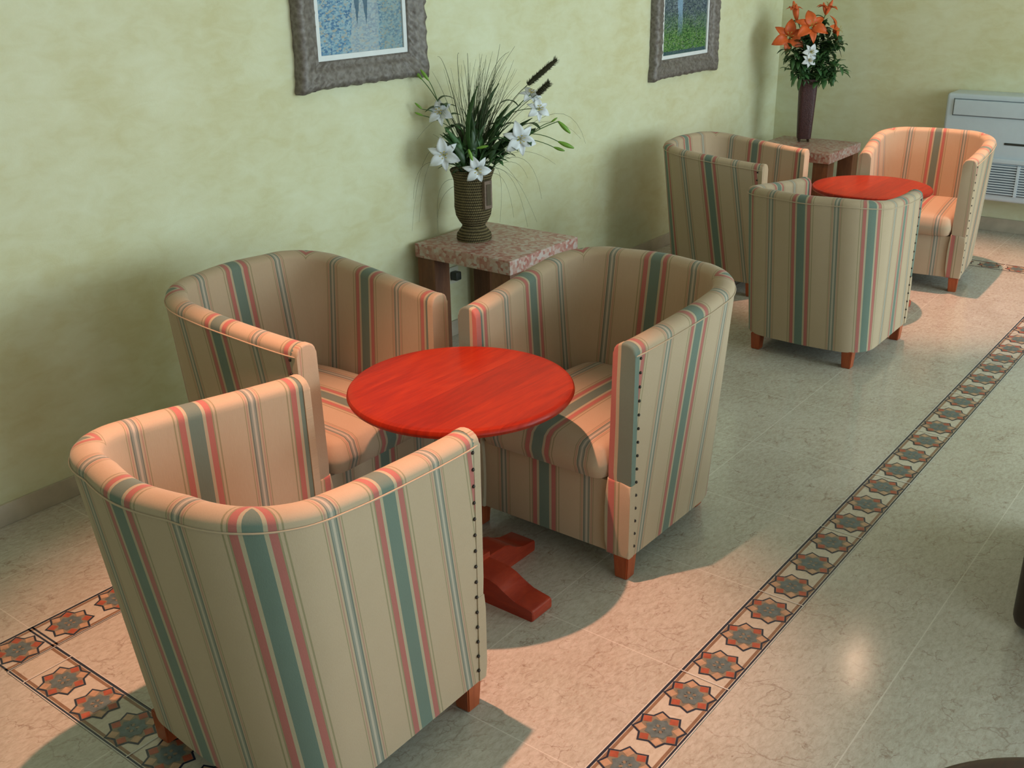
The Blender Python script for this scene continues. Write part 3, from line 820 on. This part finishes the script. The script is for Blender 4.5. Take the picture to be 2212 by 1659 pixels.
def lily(name, axis, base_z, spec, petal_m, label, cat, group):
    """spec: blooms [(px,py,off,L,facing)], buds [(px,py,px2,py2,off)], leaves count"""
    root = empty(name, Vector((axis.x, axis.y, base_z))); tag(root, label, cat, group)
    o0 = root.location.copy(); base = Vector((0, 0, 0))
    items = []
    bm = bmesh.new()
    main = None
    for (x, y, off, L, fac) in spec.get('bloom', []):
        p = px3(x, y, axis, off)-o0; items.append(('bloom', p, L, fac))
    for (x, y, x2, y2, off) in spec.get('bud', []):
        items.append(('bud', px3(x, y, axis, off)-o0, px3(x2, y2, axis, off)-o0, None))
    far_pt = max((it[1] for it in items), key=lambda p: p.length)
    mid = Vector((far_pt.x*.35, far_pt.y*.35, far_pt.z*.62)); trunk = bez(Vector((0, 0, -.12)), mid, far_pt, 12)
    add_tube(bm, trunk, [.0032-.0012*i/12 for i in range(13)], 6)
    for it in items:
        if it[1] is not far_pt:
            k = min(range(3, 12), key=lambda q_: (trunk[q_]-it[1]).length+.002*q_) ; k = max(2, k-2)
            pp = trunk[k]; add_tube(bm, bez(pp, (pp+it[1])/2+Vector((0, 0, .015)), it[1], 6), .0018, 6)
    build('stem', bm, M_STEM, root)
    for it in items:
        if it[0] == 'bloom':
            _, p, L, fac = it; A, B, D = frame_of(Vector(fac)); ph = rnd.random()
            bm = bmesh.new()
            for k in range(6): add_petal(bm, p-D*.012+D*(.002*(k % 2)), A, B, D, ph+k*PI/3, L*(1 if k % 2 else .95), L*(.33 if k % 2 else .23))
            bl = solid(build('bloom', bm, petal_m, root, angle=180), .0008)
            bm = bmesh.new()
            for k in range(6):
                a = k*PI/3+ph+.4; e = p+D*.42*L+(A*math.cos(a)+B*math.sin(a))*L*.20
                add_tube(bm, [p, p+D*.2*L+(e-p)*.3, e], .0009, 5); add_tube(bm, [e-A*.004, e+A*.004], .0019, 5)
            build('stamens', bm, M_STAMEN, bl)
        else:
            _, p, q_, _ = it; d = (q_-p); Ld = d.length
            bm = bmesh.new(); add_tube(bm, [p+d*(i/8) for i in range(9)], [max(.0008, .135*Ld*math.sin(PI*(.08+.86*i/8))**.8) for i in range(9)], 9)
            build('bud', bm, M_PGREEN if petal_m is M_PETAL else petal_m, root)
    for k in range(int(spec.get('leaves', 6)*1.7)):
        t_ = .40+.55*rnd.random(); i = int(t_*11); p = trunk[i]; a = rnd.random()*2*PI
        d = Vector((math.cos(a)*.9, math.sin(a)*.9, .15+.5*rnd.random()))*(.06+.05*rnd.random())
        bm = bmesh.new(); add_leaf(bm, p, p+d, .012+.006*rnd.random(), .4)
        solid(build('leaf', bm, M_LEAF if k % 3 else M_LEAF2, root, angle=180), .0006)
    return root
TC = (-.76, -.60, .1)     # roughly towards the seats
lg = 'white lilies in the brown urn'
RZ = .62+.20
lily('lily_stem', AX1, RZ, {'bloom': [(950, 243, .02, .062, (-.8, -.4, .35))], 'bud': [(912, 172, 893, 150, .0), (926, 174, 908, 150, .03), (912, 236, 896, 222, .02), (914, 250, 896, 243, .0)], 'leaves': 9}, M_PETAL, 'white lily stem leaning far left, its green buds reaching the picture frame', 'flower', lg)
lily('lily_stem', AX1, RZ, {'bloom': [(958, 334, .09, .076, (-.75, -.62, .1))], 'leaves': 6}, M_PETAL, 'large white open lily low on the left rim of the brown urn', 'flower', lg)
lily('lily_stem', AX1, RZ, {'bloom': [(1030, 366, .125, .066, (-.62, -.70, -.1))], 'bud': [(1022, 352, 1012, 322, .13), (1030, 320, 1055, 315, .10)], 'leaves': 5}, M_PETAL, 'white lily hanging over the front lip of the urn with an upright green bud', 'flower', lg)
lily('lily_stem', AX1, RZ, {'bloom': [(1122, 300, .09, .078, (-.62, -.74, .1))], 'leaves': 7}, M_PETAL, 'large white star-shaped lily on the right of the bouquet', 'flower', lg)
lily('lily_stem', AX1, RZ, {'bloom': [(1146, 204, .0, .052, (-.3, -.5, .7)), (1163, 236, .03, .056, (-.5, -.75, .4))], 'leaves': 7}, M_PETAL, 'stem with two white lilies, upper right of the bouquet below the seed spikes', 'flower', lg)
lily('lily_stem', AX1, RZ, {'bud': [(1206, 262, 1232, 288, .03), (1206, 306, 1240, 320, .05), (1196, 318, 1220, 326, .03), (1190, 264, 1204, 254, .0)], 'leaves': 12}, M_PETAL, 'leafy lily stem reaching far right with only closed green buds', 'flower', lg)
# two dark seed spikes
for (a, b, c, lb) in (((1140, 183), (1203, 128), .0, 'longer dark bristly seed spike at the upper right of the bouquet'), ((1160, 204), (1187, 178), .02, 'shorter dark bristly seed spike below the longer one, behind the white lilies')):
    root = empty('seed_spike', Vector((AX1.x, AX1.y, RZ))); tag(root, lb, 'dried plant', 'seed spikes in the urn'); o0 = root.location.copy()
    p, q_ = px3(*a, AX1, c)-o0, px3(*b, AX1, c)-o0
    bm = bmesh.new(); add_tube(bm, bez(Vector((0, 0, -.1)), Vector((p.x*.4, p.y*.4, p.z*.7)), p, 10), .0016, 6); build('stem', bm, M_GRASS, root)
    bm = bmesh.new(); n = 24
    add_tube(bm, [p+(q_-p)*(i/n) for i in range(n+1)], [.0115*math.sin(PI*(.08+.88*i/n))**.4*(1+.12*math.sin(i*2.3)) for i in range(n+1)], 12)
    A, B, D = frame_of(q_-p)
    for k in range(260):
        t_ = rnd.random(); a_ = rnd.random()*2*PI; s0 = p+(q_-p)*t_; R_ = (A*math.cos(a_)+B*math.sin(a_))
        add_tube(bm, [s0+R_*.008, s0+R_*.0175+D*.009], [.0009, .0002], 3, cap=False)
    build('bristles', bm, M_TAIL, root)
# fine ornamental grass
bm = bmesh.new(); o0 = Vector((AX1.x, AX1.y, RZ))
def blade(p1, p2, off, w=.0013, top=.0004, spread=.02):
    e = px3(*p2, AX1, off)-o0; m_ = px3(*p1, AX1, off*.6)-o0
    wl = WY-.015-o0.y; e.y = min(e.y, wl); m_.y = min(m_.y, wl-.02)
    b = Vector((rnd.uniform(-spread, spread), rnd.uniform(-spread, spread), -.06))
    c = m_*2-(b+e)*.5
    add_tube(bm, bez(b, c, e, 12), [w+(top-w)*i/12 for i in range(13)], 3)
for k in range(150):
    x = rnd.gauss(1045, 48); x = max(930, min(1165, x)); y = 98+abs(rnd.gauss(0, 85))+abs(x-1050)*.35+rnd.random()*20
    y = min(y, 290)
    bx_ = 1018+(x-1018)*.42+rnd.uniform(-10, 10)
    blade((bx_, 375+(y-375)*.52), (x+rnd.uniform(-6, 6), y), rnd.uniform(-.06, .10), rnd.choice((.0013, .0019, .0028)))
for (m_, e) in (((945, 330), (905, 480)), ((935, 320), (890, 500)), ((960, 420), (945, 505)), ((955, 400), (948, 505)), ((930, 350), (893, 430)),
                ((1085, 355), (1160, 480)), ((1090, 370), (1140, 490)), ((1075, 365), (1080, 480)), ((1095, 350), (1140, 385)), ((1110, 330), (1200, 355)),
                ((1150, 270), (1255, 300)), ((1180, 250), (1265, 310)), ((1120, 340), (1170, 430)), ((1080, 380), (1110, 470)), ((980, 260), (895, 300)), ((1060, 360), (1130, 400))):
    blade(m_, e, rnd.uniform(-.05, .06), .0011, .0004)
for (m_, e) in (((1048, 200), (1100, 112)), ((1030, 260), (1112, 100)), ((1062, 190), (1080, 95)), ((975, 190), (945, 122)), ((992, 180), (992, 115)), ((1012, 170), (1010, 120))):
    blade(m_, e, .0, .0026, .0006)
tag(build('ornamental_grass', bm, M_GRASS), 'spray of fine grey-green grass fanning up and drooping out of the brown urn', 'grass', kind='stuff').location = o0
# broad dark leaves in the heart of the bouquet
hearts = [((1000, 360), (960, 275)), ((1045, 350), (1110, 262)), ((1010, 350), (1012, 225)), ((1030, 350), (1050, 265)), ((1020, 345), (1032, 185)), ((985, 345), (948, 305)), ((1050, 360), (1098, 318)), ((1022, 330), (1070, 225)), ((1040, 340), (1020, 270)),((1018, 350), (1040, 215)), ((1025, 345), (1078, 180)), ((1035, 300), (1072, 172)), ((1008, 340), (1030, 260)), ((1000, 350), (975, 255)), ((1055, 340), (1100, 225)), ((1050, 330), (1125, 225)),
          ((1015, 330), (1000, 235)), ((1060, 350), (1085, 300)), ((990, 340), (950, 290)), ((1070, 340), (1150, 255)), ((1000, 345), (985, 300)), ((1030, 330), (1060, 245)), ((1040, 350), (1080, 330))]
rt_ = empty('foliage_sprig', Vector((AX1.x, AX1.y, RZ))); tag(rt_, 'broad dark green leaves filling the heart of the white lily bouquet', 'foliage')
o0 = rt_.location.copy()
for k in range(26):
    a_ = rnd.uniform(-1.25, 1.25); L_ = rnd.uniform(50, 120)
    L_ *= .85; hearts.append(((1018+22*math.sin(a_), 362-12*rnd.random()), (1022+L_*math.sin(a_)*.85, 352-L_*math.cos(a_))))
for k, (a, b) in enumerate(hearts):
    off = rnd.uniform(-.03, .08); bm = bmesh.new(); add_leaf(bm, px3(*a, AX1, off)-o0, px3(*b, AX1, off)-o0, .012+.006*rnd.random(), .0, side=(rt*math.cos(k*1.3)+Vector((.79, .61, 0))*math.sin(k*1.3)*.7).normalized())
    solid(build('leaf', bm, M_LEAF if k % 4 else M_LEAF2, rt_, angle=180), .0006)
    bm = bmesh.new(); p = px3(*a, AX1, off)-o0; add_tube(bm, bez(Vector((0, 0, -.08)), Vector((0, 0, .02)), p, 5), .0016, 5); build('stem', bm, M_STEM, rt_)

# orange flowers in the corner
og = 'orange lilies in the tall vase'; RZ2 = .52+.38
lily('orange_lily_stem', AX2, RZ2, {'bloom': [(1704, 80, .04, .115, (-.8, -.45, .25))], 'leaves': 6}, M_ORANGE, 'orange lily bloom leaning out on the left of the tall vase', 'flower', og)
lily('orange_lily_stem', AX2, RZ2, {'bloom': [(1752, 58, .05, .115, (-.7, -.5, .5))], 'leaves': 6}, M_ORANGE, 'broad orange lily bloom in the middle of the corner bouquet', 'flower', og)
lily('orange_lily_stem', AX2, RZ2, {'bloom': [(1803, 68, .0, .105, (.2, -.85, .3))], 'leaves': 6}, M_ORANGE, 'orange-red lily bloom drooping on the right of the corner bouquet', 'flower', og)
lily('orange_lily_stem', AX2, RZ2, {'bloom': [(1716, 17, .0, .055, (-.1, -.1, 1))], 'bud': [(1721, 45, 1714, 2, .0), (1722, 44, 1720, 8, .01)], 'leaves': 5}, M_ORANGE, 'half-open orange lily standing tall on the left top of the corner bouquet', 'flower', og)
lily('orange_lily_stem', AX2, RZ2, {'bloom': [(1788, 16, .0, .075, (.1, -.1, 1)), ], 'bud': [(1783, 32, 1779, 5, .0), (1784, 32, 1799, 0, .01)], 'leaves': 7}, M_ORANGE, 'half-open orange lily at the very top right of the corner bouquet', 'flower', og)
lily('white_flower_stem', AX2, RZ2, {'bloom': [(1752, 112, .13, .055, TC), (1748, 130, .14, .05, TC)], 'leaves': 2}, M_PETAL, 'small white flowers at the front of the orange bouquet', 'flower', None)
k = 0
specs = [((1700, 150), 1), ((1712, 120), 1), ((1700, 105), 0), ((1735, 95), 0), ((1760, 90), 0), ((1800, 110), 0), ((1812, 88), 0), ((1822, 96), 2), ((1818, 140), 1), ((1808, 165), 1), ((1795, 172), 1), ((1782, 150), 1), ((1820, 155), 1), ((1785, 120), 0), ((1730, 140), 1), ((1745, 75), 0), ((1780, 60), 2), ((1722, 160), 1), ((1770, 130), 1), ((1790, 85), 0)]
where = ['far left low', 'left middle', 'left upper', 'centre left', 'centre upper', 'right middle', 'right upper', 'outermost right upper', 'outermost right middle', 'right lower', 'lowest right', 'centre right low', 'right outer low', 'centre right', 'centre left low', 'centre top', 'tall right top', 'left bottom', 'centre front low', 'right inner upper']
for (p, kind), wh in zip(specs, where):
    root = empty('foliage_sprig', Vector((AX2.x, AX2.y, RZ2))); tag(root, 'dark green leafy sprig of the corner bouquet, %s' % wh, 'foliage', 'green sprigs around the orange lilies')
    o0 = root.location.copy(); e = px3(p[0], p[1], AX2, rnd.uniform(-.04, .14))-o0
    tr = bez(Vector((0, 0, -.1)), Vector((e.x*.4, e.y*.4, max(e.z, .03)*.8+.03)), e, 12)
    bm = bmesh.new(); add_tube(bm, tr, .002, 5); build('stem', bm, M_STEM, root)
    bm = bmesh.new()
    for i in range(30):
        t_ = rnd.uniform(.5, 1.0); q_ = tr[int(t_*12)]; d = Vector((rnd.gauss(0, 1), rnd.gauss(0, 1), rnd.gauss(.3, .8))).normalized()
        L = rnd.uniform(.045, .085); q_ = q_+d*.012; add_leaf(bm, q_, q_+d*L, rnd.uniform(.010, .018), .2)
    solid(build('leaves', bm, M_LEAF2 if kind == 1 else M_LEAF, root, angle=180), .0006)
